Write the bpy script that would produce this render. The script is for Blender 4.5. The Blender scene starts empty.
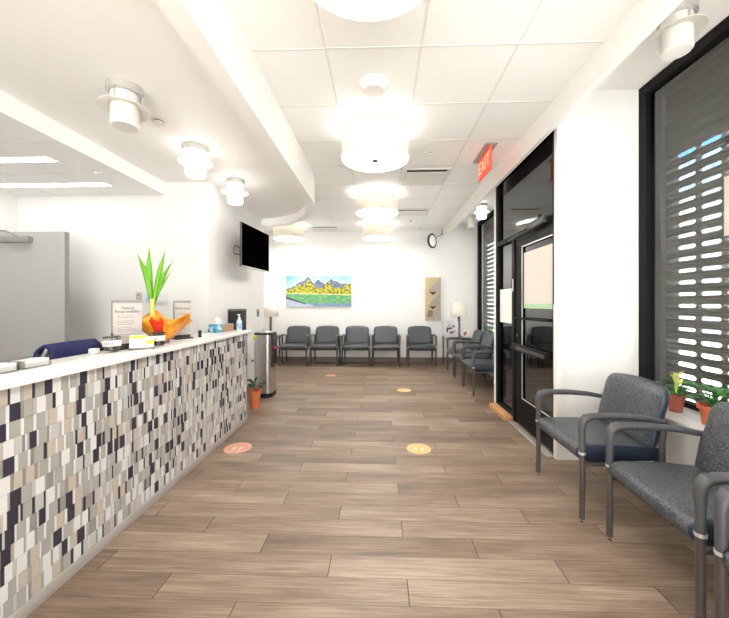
import bpy, bmesh, math, random
from mathutils import Vector, Matrix
random.seed(7)
PI = math.pi
sc = bpy.context.scene
COL = sc.collection

# ------------------------------------------------------------------ helpers
def lin(c):
    return tuple((v/12.92 if v <= .04045 else ((v+.055)/1.055)**2.4) for v in (q/255 for q in c[:3]))

def new_mat(name):
    m = bpy.data.materials.new(name); m.use_nodes = True
    nt = m.node_tree
    return m, nt, nt.nodes['Principled BSDF']

def mat(name, rgb, rough=.5, metal=0., spec=.5, var=0., scale=20., bump=0., bscale=200., emit=None, estr=0., coat=0.):
    m, nt, b = new_mat(name)
    c = lin(rgb)
    b.inputs['Base Color'].default_value = (*c, 1)
    b.inputs['Roughness'].default_value = rough
    b.inputs['Metallic'].default_value = metal
    b.inputs['Specular IOR Level'].default_value = spec
    b.inputs['Coat Weight'].default_value = coat
    if emit:
        b.inputs['Emission Color'].default_value = (*lin(emit), 1)
        b.inputs['Emission Strength'].default_value = estr
    tc = None
    if var or bump:
        tc = nt.nodes.new('ShaderNodeTexCoord')
    if var:
        n = nt.nodes.new('ShaderNodeTexNoise'); n.inputs['Scale'].default_value = scale
        nt.links.new(tc.outputs['Object'], n.inputs['Vector'])
        r = nt.nodes.new('ShaderNodeValToRGB')
        r.color_ramp.elements[0].position = .3; r.color_ramp.elements[1].position = .7
        r.color_ramp.elements[0].color = (*[v*(1-var) for v in c], 1)
        r.color_ramp.elements[1].color = (*[min(1, v*(1+var)) for v in c], 1)
        nt.links.new(n.outputs['Fac'], r.inputs['Fac']); nt.links.new(r.outputs['Color'], b.inputs['Base Color'])
    if bump:
        n = nt.nodes.new('ShaderNodeTexNoise'); n.inputs['Scale'].default_value = bscale
        nt.links.new(tc.outputs['Object'], n.inputs['Vector'])
        bp = nt.nodes.new('ShaderNodeBump'); bp.inputs['Strength'].default_value = bump; bp.inputs['Distance'].default_value = .002
        nt.links.new(n.outputs['Fac'], bp.inputs['Height']); nt.links.new(bp.outputs['Normal'], b.inputs['Normal'])
    return m

def glass_mat(name, tint=(255, 255, 255), refl=1.45, alpha=.9):
    m, nt, b = new_mat(name)
    nt.nodes.remove(b)
    out = nt.nodes['Material Output']
    t = nt.nodes.new('ShaderNodeBsdfTransparent'); t.inputs['Color'].default_value = (*[v*alpha for v in lin(tint)], 1)
    g = nt.nodes.new('ShaderNodeBsdfGlossy'); g.inputs['Roughness'].default_value = .02
    f = nt.nodes.new('ShaderNodeFresnel'); f.inputs['IOR'].default_value = refl
    mx = nt.nodes.new('ShaderNodeMixShader')
    ge = nt.nodes.new('ShaderNodeNewGeometry'); io = nt.nodes.new('ShaderNodeMapRange')   # same reflection on either face
    io.inputs[3].default_value = refl; io.inputs[4].default_value = 1/refl
    nt.links.new(ge.outputs['Backfacing'], io.inputs[0]); nt.links.new(io.outputs[0], f.inputs['IOR'])
    nt.links.new(f.outputs[0], mx.inputs[0]); nt.links.new(t.outputs[0], mx.inputs[1]); nt.links.new(g.outputs[0], mx.inputs[2])
    nt.links.new(mx.outputs[0], out.inputs['Surface'])
    return m

class MB:
    def __init__(s): s.bm = bmesh.new(); s.mi = 0
    def face(s, vs, mi=None):
        f = s.bm.faces.new([v if isinstance(v, bmesh.types.BMVert) else s.bm.verts.new(v) for v in vs])
        f.material_index = s.mi if mi is None else mi
        return f
    def box(s, lo, hi, bevel=0., M=None, seg=2):
        lo = Vector(lo); hi = Vector(hi)
        r = bmesh.ops.create_cube(s.bm, size=1, matrix=Matrix.Translation((lo+hi)/2) @ Matrix.Diagonal((*(hi-lo), 1)))
        vs = r['verts']
        if bevel: vs = s._bev(vs, bevel, seg)
        fs = {f for v in vs for f in v.link_faces}
        for f in fs: f.material_index = s.mi
        if M is not None: bmesh.ops.transform(s.bm, matrix=M, verts=list({v for f in fs for v in f.verts}))
        return s
    def _bev(s, vs, w, seg):
        before = set(s.bm.verts) - set(vs)
        es = list({e for v in vs for e in v.link_edges})
        bmesh.ops.bevel(s.bm, geom=es, offset=w, segments=seg, profile=.5, affect='EDGES')
        return [v for v in s.bm.verts if v not in before]
    def ring(s, c, u, v, ru, rv, n):
        return [s.bm.verts.new(c + u*(ru*math.cos(2*PI*i/n)) + v*(rv*math.sin(2*PI*i/n))) for i in range(n)]
    def skin(s, rings, cap=True):
        n = len(rings[0])
        for a, b in zip(rings, rings[1:]):
            for i in range(n):
                s.face((a[i], a[(i+1) % n], b[(i+1) % n], b[i]))
        if cap:
            s.face(rings[0][::-1]); s.face(rings[-1])
        return s
    def tube(s, pts, rad, n=12, up=(0, 0, 1), flat=None, cap=True):
        pts = [Vector(p) for p in pts]
        if not isinstance(rad, (list, tuple)): rad = [rad]*len(pts)
        if flat is None: flat = [1.]*len(pts)
        elif not isinstance(flat, (list, tuple)): flat = [flat]*len(pts)
        rings = []; u = None
        for i, p in enumerate(pts):
            t = ((pts[i+1]-p).normalized() if i < len(pts)-1 else Vector()) + ((p-pts[i-1]).normalized() if i else Vector())
            t.normalize()
            if u is None:
                a = Vector(up)
                if abs(a.dot(t)) > .95: a = Vector((1, 0, 0)) if abs(t.x) < .9 else Vector((0, 1, 0))
                u = (a - t*a.dot(t)).normalized()
            else: u = (u - t*u.dot(t)).normalized()
            v = t.cross(u)
            rings.append(s.ring(p, u, v, rad[i]*flat[i], rad[i], n))
        return s.skin(rings, cap)
    def cyl(s, c, r, z0, z1, n=24, r1=None):
        c = Vector((c[0], c[1], 0)); X = Vector((1, 0, 0)); Y = Vector((0, 1, 0)); Z = Vector((0, 0, 1))
        r1 = r if r1 is None else r1
        return s.skin([s.ring(c+Z*z0, X, Y, r, r, n), s.ring(c+Z*z1, X, Y, r1, r1, n)])
    def lathe(s, prof, c=(0, 0, 0), n=24, cap=True):
        c = Vector(c); X = Vector((1, 0, 0)); Y = Vector((0, 1, 0)); Z = Vector((0, 0, 1))
        return s.skin([s.ring(c+Z*z, X, Y, max(r, 1e-4), max(r, 1e-4), n) for r, z in prof], cap)
    def prism(s, poly, axis, a0, a1, bevel=0., seg=2):
        """poly: 2d points; axis 'x' -> (y,z), 'y' -> (x,z), 'z' -> (x,y)"""
        def P(q, a): return {'x': (a, q[0], q[1]), 'y': (q[0], a, q[1]), 'z': (q[0], q[1], a)}[axis]
        A = [s.bm.verts.new(P(q, a0)) for q in poly]; B = [s.bm.verts.new(P(q, a1)) for q in poly]
        n = len(poly)
        for i in range(n): s.face((A[i], A[(i+1) % n], B[(i+1) % n], B[i]))
        s.face(A[::-1]); s.face(B)
        if bevel: s._bev(A+B, bevel, seg)
        return s
    def grid(s, fn, nu, nv, mi=None, closed=False):
        V = [[s.bm.verts.new(fn(i/nu, j/nv)) for j in range(nv+1)] for i in range(nu+1)]
        for i in range(nu):
            for j in range(nv): s.face((V[i][j], V[i+1][j], V[i+1][j+1], V[i][j+1]), mi)
        return V
    def build(s, name, mats, parent=None, loc=(0, 0, 0), rot=0., angle=35, fix=True, solid=0.):
        bmesh.ops.remove_doubles(s.bm, verts=s.bm.verts, dist=1e-6)
        if fix: bmesh.ops.recalc_face_normals(s.bm, faces=s.bm.faces)
        me = bpy.data.meshes.new(name); s.bm.to_mesh(me); s.bm.free()
        for m in (mats if isinstance(mats, (list, tuple)) else [mats]): me.materials.append(m)
        me.polygons.foreach_set('use_smooth', [True]*len(me.polygons))
        me.set_sharp_from_angle(angle=math.radians(angle))
        o = bpy.data.objects.new(name, me); COL.objects.link(o)
        if parent: o.parent = parent
        o.location = loc; o.rotation_euler = (0, 0, rot)
        if solid:
            md = o.modifiers.new('thickness', 'SOLIDIFY'); md.thickness = solid; md.offset = 0
        return o

def tag(o, label, cat, group=None):
    o['label'] = label; o['category'] = cat
    if group: o['group'] = group
    return o
def thing(name, label, cat, loc=(0, 0, 0), rot=0., group=None):
    o = bpy.data.objects.new(name, None); COL.objects.link(o)
    o.empty_display_size = .1
    o.location = loc; o.rotation_euler = (0, 0, rot)
    return tag(o, label, cat, group)
def struct(o): o['kind'] = 'structure'; return o
def sempty(name, loc=(0, 0, 0)):
    o = bpy.data.objects.new(name, None); COL.objects.link(o); o.location = loc; o.empty_display_size = .1
    return struct(o)
def copy_tree(o, parent=None):
    c = o.copy(); COL.objects.link(c); c.parent = parent
    for ch in list(o.children): copy_tree(ch, c)
    return c
def text(body, size, pos, xd, yd, m, parent, name='lettering', align='CENTER', ext=.0006, space=1.):
    cu = bpy.data.curves.new(name, 'FONT'); cu.body = body; cu.size = size; cu.align_x = align; cu.align_y = 'CENTER'
    cu.extrude = ext; cu.space_line = space; cu.resolution_u = 3
    t = bpy.data.objects.new(name, cu); COL.objects.link(t)
    dg = bpy.context.evaluated_depsgraph_get()
    me = bpy.data.meshes.new_from_object(t.evaluated_get(dg))
    bpy.data.objects.remove(t)
    o = bpy.data.objects.new(name, me); COL.objects.link(o)
    me.materials.clear(); me.materials.append(m)
    X = Vector(xd).normalized(); Y = Vector(yd).normalized(); Z = X.cross(Y)
    M = Matrix((X, Y, Z)).transposed().to_4x4(); M.translation = Vector(pos)
    me.transform(M)
    if parent: o.parent = parent
    return o

# ------------------------------------------------------------------ materials
WHITE = mat('white_wall_paint', (233, 231, 228), .6, var=.012, scale=3)
CEIL = mat('ceiling_tile', (246, 245, 243), .8, var=.015, scale=60, bump=.15, bscale=300)
TBAR = mat('ceiling_grid_bar', (230, 227, 224), .5)
SOFF = mat('soffit_paint', (245, 242, 239), .6)
BASE = mat('brown_rubber_base', (128, 114, 104), .5)
WTOP = mat('white_quartz', (244, 242, 239), .25, var=.02, scale=30)
BLACK = mat('black_painted_metal', (13, 12, 14), .6, spec=.2)
BLACKP = mat('black_plastic', (18, 18, 19), .4)
RAIL = mat('shutter_rail_grey', (70, 72, 73), .5)
DGREY = mat('dark_grey_metal', (102, 102, 97), .45)
FRAME = mat('warm_grey_powder_coat', (78, 72, 69), .38, metal=.2)
ARM = mat('grey_arm_plastic', (70, 70, 73), .4)
STEEL = mat('brushed_steel', (196, 192, 188), .28, metal=.95, var=.05, scale=4)
CHROME = mat('chrome', (225, 225, 225), .12, metal=1.)
SILVER = mat('silver_paint', (205, 203, 200), .35, metal=.6)
GLASS = glass_mat('window_glass', (246, 246, 244), 1.5, .97)
DGLASS = glass_mat('door_glass', (140, 155, 170), 2.3, .75)
ACRY = glass_mat('clear_acrylic', (250, 250, 250), 1.45, .96)
DOORG = mat('grey_door_paint', (176, 174, 174), .45)
PAPER = mat('white_paper', (238, 236, 230), .7)
POSTER = mat('poster_paper', (216, 208, 199), .7)
BEIGEP = mat('beige_paper', (206, 196, 178), .7)
SIGNP = mat('sign_paper', (198, 190, 185), .6)
SIGNB = mat('sign_grey_band', (150, 146, 146), .5)
INK = mat('dark_ink', (84, 78, 78), .7)
INKL = mat('light_ink', (150, 142, 138), .7)
TERRA = mat('terracotta', (205, 112, 72), .7, var=.1, scale=30)
TERRAD = mat('dull_terracotta', (172, 92, 76), .7, var=.1, scale=30)
SOIL = mat('potting_soil', (62, 46, 36), .95, bump=.6, bscale=120)
LEAF = mat('leaf_green', (70, 132, 62), .45, var=.25, scale=25)
LEAFD = mat('dark_leaf_green', (38, 72, 38), .45, var=.25, scale=25)
LEAFB = mat('bright_leaf_green', (100, 164, 14), .45, var=.15, scale=9)
LEAFY = mat('yellow_green_leaf', (214, 216, 132), .5, var=.15, scale=40)
STEMP = mat('pale_stem', (206, 220, 120), .5)
ORANGE = mat('orange_foil_paper', (252, 148, 12), .4, var=.4, scale=9)
RED = mat('red_paper', (226, 48, 16), .5)
NAVY = mat('navy_cloth', (38, 42, 92), .85, var=.15, scale=40, bump=.4, bscale=400)
YELLOW = mat('yellow_card', (244, 226, 60), .6)
SHADE = mat('cream_lamp_shade', (248, 240, 224), .8, emit=(255, 240, 214), estr=.03)
DIFF = mat('lit_white_diffuser', (255, 255, 255), .5, emit=(255, 252, 247), estr=9.)
UPDIFF = mat('lit_upper_diffuser', (255, 255, 255), .5, emit=(255, 252, 247), estr=2.6)
GLOW = mat('lit_frosted_glass', (255, 255, 255), .4, emit=(255, 251, 244), estr=3.)
FROST = mat('unlit_frosted_glass', (226, 223, 218), .35)
STRIP = mat('lit_strip_lens', (255, 255, 255), .4, emit=(255, 253, 250), estr=3.5)
EXITR = mat('exit_sign_red', (240, 88, 62), .4, emit=(255, 70, 40), estr=.12)
EXITL = mat('exit_sign_letters', (255, 190, 160), .4, emit=(255, 180, 150), estr=.4)
BLINDSH = mat('table_lamp_shade', (243, 234, 222), .8)
WOODT = mat('light_wood', (196, 148, 98), .5, var=.12, scale=8)
TWIST = mat('dark_bronze', (110, 100, 86), .45, metal=.3, var=.2, scale=30)

def fabric():
    m, nt, b = new_mat('patterned_upholstery')
    tc = nt.nodes.new('ShaderNodeTexCoord')
    n1 = nt.nodes.new('ShaderNodeTexNoise'); n1.inputs['Scale'].default_value = 32; n1.inputs['Distortion'].default_value = 1.5; n1.inputs['Detail'].default_value = 1
    w = nt.nodes.new('ShaderNodeMath'); w.operation = 'MULTIPLY'; w.inputs[1].default_value = 34
    sn = nt.nodes.new('ShaderNodeMath'); sn.operation = 'SINE'
    mp = nt.nodes.new('ShaderNodeMapRange'); mp.inputs[1].default_value = -.4; mp.inputs[2].default_value = .9
    mx = nt.nodes.new('ShaderNodeMix'); mx.data_type = 'RGBA'
    mx.inputs[6].default_value = (*lin((42, 48, 58)), 1); mx.inputs[7].default_value = (*lin((92, 94, 96)), 1)
    L = nt.links.new
    L(tc.outputs['Object'], n1.inputs['Vector']); L(n1.outputs['Fac'], w.inputs[0]); L(w.outputs[0], sn.inputs[0]); L(sn.outputs[0], mp.inputs[0])
    L(mp.outputs[0], mx.inputs[0]); L(mx.outputs[2], b.inputs['Base Color'])
    bp = nt.nodes.new('ShaderNodeBump'); bp.inputs['Strength'].default_value = .35; bp.inputs['Distance'].default_value = .0015
    L(mp.outputs[0], bp.inputs['Height']); L(bp.outputs[0], b.inputs['Normal'])
    b.inputs['Roughness'].default_value = .42
    b.inputs['Specular IOR Level'].default_value = .55
    return m
FAB = fabric()
VINYL_SHADE = mat('vinyl_and_shaded_fabric', (32, 42, 58), .38, bump=.15, bscale=300)  # vinyl of the office chair; on armchairs, painted shade on the fabric's sides

def floor_mat():
    m, nt, b = new_mat('wood_look_plank_floor')
    N = nt.nodes.new; L = nt.links.new
    def math_(op, a, bb=None, c=None):
        n = N('ShaderNodeMath'); n.operation = op
        for i, v in enumerate((a, bb, c)):
            if v is None: continue
            if isinstance(v, (int, float)): n.inputs[i].default_value = v
            else: L(v, n.inputs[i])
        return n.outputs[0]
    tc = N('ShaderNodeTexCoord'); sx = N('ShaderNodeSeparateXYZ'); L(tc.outputs['Object'], sx.inputs[0])
    x, y = sx.outputs[0], sx.outputs[1]
    r = math_('DIVIDE', math_('SUBTRACT', y, 1.473), .1445)
    row = math_('FLOOR', r); fr = math_('SUBTRACT', r, row)
    u = math_('DIVIDE', math_('ADD', math_('SUBTRACT', x, .13), math_('MULTIPLY', row, .385)), 1.155)
    k = math_('FLOOR', u); fu = math_('SUBTRACT', u, k)
    cv = N('ShaderNodeCombineXYZ'); L(row, cv.inputs[0]); L(k, cv.inputs[1])
    wn = N('ShaderNodeTexWhiteNoise'); wn.noise_dimensions = '2D'; L(cv.outputs[0], wn.inputs['Vector'])
    # grain
    gv = N('ShaderNodeCombineXYZ')
    L(math_('MULTIPLY', x, 1.3), gv.inputs[0]); L(math_('MULTIPLY', y, 44.), gv.inputs[1]); L(math_('MULTIPLY', wn.outputs['Value'], 37.), gv.inputs[2])
    g1 = N('ShaderNodeTexNoise'); g1.inputs['Scale'].default_value = 2.6; g1.inputs['Detail'].default_value = 7; g1.inputs['Roughness'].default_value = .68; g1.inputs['Distortion'].default_value = .4
    L(gv.outputs[0], g1.inputs['Vector'])
    gv2 = N('ShaderNodeCombineXYZ')
    L(math_('MULTIPLY', x, 1.0), gv2.inputs[0]); L(math_('MULTIPLY', y, 5.), gv2.inputs[1]); L(math_('MULTIPLY', wn.outputs['Value'], 91.), gv2.inputs[2])
    g2 = N('ShaderNodeTexNoise'); g2.inputs['Scale'].default_value = 1.9; g2.inputs['Detail'].default_value = 4
    L(gv2.outputs[0], g2.inputs['Vector'])
    f = math_('ADD', math_('MULTIPLY', math_('SUBTRACT', g1.outputs['Fac'], .5), 1.35), math_('MULTIPLY', math_('SUBTRACT', g2.outputs['Fac'], .5), .8))
    f = math_('ADD', f, math_('MULTIPLY', math_('SUBTRACT', wn.outputs['Value'], .5), .34))
    f = math_('ADD', f, .5)
    rp = N('ShaderNodeValToRGB'); e = rp.color_ramp.elements
    e[0].position = .05; e[0].color = (*lin((84, 67, 54)), 1)
    e[1].position = .95; e[1].color = (*lin((168, 149, 130)), 1)
    q = rp.color_ramp.elements.new(.5); q.color = (*lin((129, 109, 92)), 1)
    L(f, rp.inputs[0])
    # seams
    sa = math_('LESS_THAN', math_('MULTIPLY', math_('MINIMUM', fu, math_('SUBTRACT', 1., fu)), 1.155), .0022)
    sb = math_('LESS_THAN', math_('MULTIPLY', math_('MINIMUM', fr, math_('SUBTRACT', 1., fr)), .1445), .0012)
    sm = math_('MAXIMUM', sa, math_('MULTIPLY', sb, .75))
    mx = N('ShaderNodeMix'); mx.data_type = 'RGBA'; L(sm, mx.inputs[0]); L(rp.outputs[0], mx.inputs[6]); mx.inputs[7].default_value = (*lin((60, 47, 38)), 1)
    L(mx.outputs[2], b.inputs['Base Color'])
    rg = N('ShaderNodeMapRange'); rg.inputs[3].default_value = .36; rg.inputs[4].default_value = .55; L(g1.outputs['Fac'], rg.inputs[0]); L(rg.outputs[0], b.inputs['Roughness'])
    bp = N('ShaderNodeBump'); bp.inputs['Strength'].default_value = .15; bp.inputs['Distance'].default_value = .001
    L(math_('SUBTRACT', g1.outputs['Fac'], sm), bp.inputs['Height']); L(bp.outputs[0], b.inputs['Normal'])
    b.inputs['Specular IOR Level'].default_value = .45
    return m
FLOOR = floor_mat()

# ------------------------------------------------------------------ room
ZC, ZS, ZR, ZT, ZB = 2.955, 2.71, 2.59, 2.57, 3.13      # main ceiling, soffit, soffit rim, staff ceiling, bay ceiling
YBK, YRC, YFR = 7.556, 3.76, -3.0                        # back wall, reception back wall, behind the camera
XTV, XTE, XL, XLB = -1.95, 5.57, -4.22, -2.66            # screen wall, its end, staff left wall, rear left wall
XG = 2.2                                                 # window glass plane

struct(MB().box((-4.6, -3.2, -.06), (2.6, 7.8, 0)).build('floor', FLOOR))
struct(MB().box((-2.9, YBK, 0), (2.5, YBK+.15, 3.3)).build('wall_back', WHITE))
struct(MB().box((-4.5, YRC, 0), (XTV, XTE, 3.2)).build('wall_reception', WHITE))
struct(MB().box((XLB-.15, XTE, 0), (XLB, YBK, 3.2)).build('wall_rear_left', WHITE))
struct(MB().box((XL-.15, -3.1, 0), (XL, YRC, 3.2)).build('wall_left', WHITE))
m = MB(); m.box((-4.5, YFR-.15, 0), (-2.3, YFR, 3.3)); m.box((2.2, YFR-.15, 0), (2.5, YFR, 3.3)); m.box((-2.3, YFR-.15, 2.9), (2.2, YFR, 3.3)); m.box((-2.3, YFR-.15, 0), (2.2, YFR, .1))
struct(m.build('wall_front', WHITE))
# unseen shop window, added behind the camera to let in fill daylight
w4 = sempty('window_fill'); m = MB()
for q in (-2.3, -.83, .64, 2.14): m.box((q, YFR-.1, .1), (q+.06, YFR-.02, 2.9))
m.box((-2.24, YFR-.1, .1), (2.14, YFR-.02, .16)); m.box((-2.24, YFR-.1, 2.84), (2.14, YFR-.02, 2.9)); m.build('window_frame', BLACK, w4)
MB().box((-2.24, YFR-.063, .16), (2.14, YFR-.057, 2.84)).build('window_pane', GLASS, w4)
# right wall: low walls under windows and the two returns of the entrance
struct(MB().box((1.88, YFR, 0), (2.42, 2.895, .565)).build('wall_right', WHITE))
struct(MB().box((1.88, 4.46, 0), (2.42, YBK, .565)).build('wall_right_far', WHITE))
struct(MB().box((1.5, 2.895, 0), (2.42, 2.94, ZB)).build('wall_entrance_near', WHITE))
struct(MB().box((1.5, 4.395, 0), (2.42, 4.46, ZB)).build('wall_entrance_far', WHITE))
struct(MB().box((1.5, 2.94, 2.92), (1.58, 4.395, ZB)).build('wall_entrance_top', WHITE))
# main ceiling with grid bars
m = MB(); m.box((-2.9, -3.1, ZC), (1.41, 7.7, ZC+.06)); m.mi = 1
k = 0
for i in range(-4, 4):
    xx = -.347+.608*i
    if -2.7 < xx < 1.38: m.box((xx-.007, -3., ZC-.003), (xx+.007, YBK, ZC))
for i in range(-9, 10):
    yy = 2.131+.616*i
    if YFR < yy < YBK: m.box((-2.62, yy-.007, ZC-.0025), (1.39, yy+.007, ZC))
struct(m.build('ceiling', [CEIL, TBAR]))
struct(MB().box((1.41, -3.1, ZB), (2.6, 7.7, ZB+.06)).build('ceiling_window_bay', SOFF))
struct(MB().box((1.39, YFR, 2.755), (1.43, YBK, ZB)).build('trim_beam', SOFF))
# reception soffit with its rounded end
def soff_path(off):
    p = [(-.83-off, YFR)]
    a, b_ = 1.12-off, 1.5-off
    for i in range(25):
        t = PI/2*i/24
        p.append((XTV+a*math.cos(t), 4.03+b_*math.sin(t)))
    return p
out, inn = soff_path(0), soff_path(.11)
m = MB()
for (a, b_), (c, d) in zip(zip(out, inn), list(zip(out, inn))[1:]):
    A0 = (*a, ZC); A1 = (*a, ZR); B1 = (*b_, ZR); B0 = (*b_, ZS); C0 = (*c, ZC); C1 = (*c, ZR); D1 = (*d, ZR); D0 = (*d, ZS)
    m.face((A0, A1, C1, C0)); m.face((A1, B1, D1, C1)); m.face((B1, B0, D0, D1))
    m.face((B0, (-2.46, b_[1], ZS), (-2.46, d[1], ZS), D0))
struct(m.build('ceiling_reception_soffit', SOFF, angle=30))
# staff ceiling
m = MB(); m.box((XL, YFR, ZT), (-2.46, YRC, ZS+.1)); m.mi = 1
for i in range(7):
    yy = 3.4-.61*i-.30
    m.box((XL, yy-.006, ZT-.002), (-2.47, yy+.006, ZT))
for xx in (-3.1, -3.71): m.box((xx-.006, YFR, ZT-.002), (xx+.006, YRC, ZT))
struct(m.build('ceiling_staff', [CEIL, TBAR]))
# baseboards
struct(MB().box((XLB, YBK-.014, 0), (1.88, YBK, .11)).build('baseboard_back', BASE))
struct(MB().box((1.866, 4.46, 0), (1.88, YBK-.014, .11)).build('baseboard_right', BASE))
struct(MB().box((1.866, YFR, 0), (1.88, 2.895, .11)).build('baseboard_right_near', BASE))
struct(MB().box((XTV, YRC, 0), (XTV+.013, XTE, .11)).build('baseboard_left', BASE))
# corner guard on the entrance pillar
m = MB(); m.box((1.494, 2.889, .0), (1.572, 2.895, 1.32), .001); m.box((1.494, 2.895, .0), (1.5, 2.94, 1.32), .001)
struct(m.build('trim_corner_guard', mat('corner_guard_vinyl', (232, 228, 220), .4)))
# window sills
struct(MB().box((1.86, YFR, .565), (2.175, 2.895, .585), .003).build('trim_sill_near', WTOP))
struct(MB().box((1.86, 4.46, .565), (2.175, YBK, .585), .003).build('trim_sill_far', WTOP))

# windows
def window(name, y0, y1, mull):
    w = sempty(name)
    m = MB()
    z0, z1 = .585, ZB-.005
    m.box((2.175, y0, z0), (2.25, y0+.07, z1)); m.box((2.175, y1-.075, z0), (2.25, y1, z1))
    m.box((2.175, y0+.07, z1-.075), (2.25, y1-.075, z1)); m.box((2.18, y0+.07, z0), (2.25, y1-.075, z0+.035))
    for q in mull: m.box((2.175, q-.03, z0+.035), (2.25, q+.03, z1-.075))
    m.build('window_frame', BLACK, w)
    m = MB(); m.box((2.21, y0+.07, z0+.035), (2.216, y1-.075, z1-.075)); m.build('window_pane', GLASS, w)
    return w
window('window_1', -2.6, 2.893, [-.2])
window('window_2', 4.462, YBK-.002, [6.0])

# entrance: fixed frame with sidelight and transom, moving leaf
w3 = sempty('window_3')
m = MB(); X0, X1 = 1.50, 1.58
m.box((X0, 4.33, 0), (X1, 4.395, 2.92)); m.box((X0, 2.94, 0), (X1, 2.965, 2.92)); m.box((X0, 3.80, 0), (X1, 3.87, 2.07))
m.box((X0, 2.965, 2.045), (X1, 4.33, 2.10)); m.box((X0, 2.965, 2.865), (X1, 4.33, 2.92)); m.box((X0, 3.87, 0), (X1, 4.33, .07))
m.build('frame', BLACK, w3)
MB().box((1.537, 3.87, .07), (1.543, 4.33, 2.045)).build('sidelight_pane', DGLASS, w3)
MB().box((1.537, 2.965, 2.10), (1.543, 4.33, 2.865)).build('transom_pane', DGLASS, w3)
MB().box((1.532, 3.89, 1.09), (1.5355, 4.33, 1.50)).build('frosted_notice', PAPER, w3)
MB().box((1.4985, 3.825, 1.46), (1.5, 3.845, 1.60)).build('frame_label', PAPER, w3)
struct(MB().box((1.44, 2.945, 0), (1.50, 3.80, .012), .003).build('trim_threshold', SILVER))
struct(MB().box((1.40, 3.83, 0), (1.498, 4.36, .05), .004).build('trim_wood_block', WOODT))

d1 = sempty('door_1')
m = MB(); x0, x1 = 1.515, 1.56; ya, yb = 2.97, 3.795
m.box((x0, yb-.165, .02), (x1, yb, 2.04)); m.box((x0, ya, .02), (x1, ya+.025, 2.04))
m.box((x0, ya+.025, 1.93), (x1, yb-.165, 2.04)); m.box((x0, ya+.025, .02), (x1, yb-.165, .31))
m.build('stile_frame', BLACK, d1)
m = MB(); m.box((1.513, yb-.172, .31), (1.519, yb-.160, 1.93)); m.box((1.513, ya+.03, .306), (1.519, yb-.165, .318)); m.box((1.513, ya+.02, 1.925), (1.519, yb-.165, 1.935))
m.build('glazing_bead', SILVER, d1)
MB().box((1.535, ya+.025, .31), (1.541, yb-.165, 1.93)).build('door_pane', DGLASS, d1)
MB().box((1.529, ya+.02, 1.32), (1.5325, yb-.18, 1.86)).build('paper_poster', POSTER, d1)
m = MB(); m.box((1.528, ya+.02, 1.275), (1.5325, yb-.18, 1.322)); m.build('poster_green_fringe', mat('pale_green_print', (176, 206, 172), .7, var=.2, scale=60), d1)
m = MB(); m.tube([(1.49, ya+.02, 1.172), (1.49, yb-.02, 1.165)], .012, 10, flat=1.); m.box((1.485, yb-.06, 1.15), (1.52, yb-.03, 1.18))
m.build('push_rail', BLACK, d1)
m = MB(); m.box((1.455, ya+.03, .815), (1.515, yb-.02, .885), .012); m.mi = 1; m.box((1.4535, ya+.05, .832), (1.456, yb-.15, .868)); 
m.build('panic_bar', [BLACK, mat('panic_bar_face', (92, 90, 92), .35, metal=.5)], d1)
m = MB(); m.tube([(1.498, yb-.07, .98), (1.515, yb-.07, .98)], .02, 16); m.build('lock_cylinder', mat('dull_brass', (80, 74, 66), .4, metal=.7), d1)
m = MB(); m.box((1.45, 3.02, 2.045), (1.50, 3.36, 2.115), .006); m.tube([(1.47, 3.2, 2.05), (1.43, 3.55, 2.035), (1.46, 3.84, 2.03)], .011, 8); m.tube([(1.47, 3.14, 2.115), (1.47, 3.14, 2.145)], .02, 10)
m.build('door_closer', BLACKP, d1)

# staff door standing open on the left
d2 = sempty('door_2', (-4.19, 3.2, 0))
MB().box((0, 0, .012), (1.085, .045, 2.035), .002).build('door_leaf', DOORG, d2)
MB().box((1.083, -.001, .012), (1.087, .046, 2.034)).build('door_edge', mat('grey_door_edge', (150, 148, 148), .5), d2)
m = MB(); m.box((.46, -.055, 1.925), (.765, 0, 1.985), .004); m.tube([(.64, -.03, 1.985), (.55, -.06, 2.03), (.2, -.16, 2.035), (.03, -.2, 2.035)], .009, 8)
m.build('door_closer', SIGNB, d2)

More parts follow.
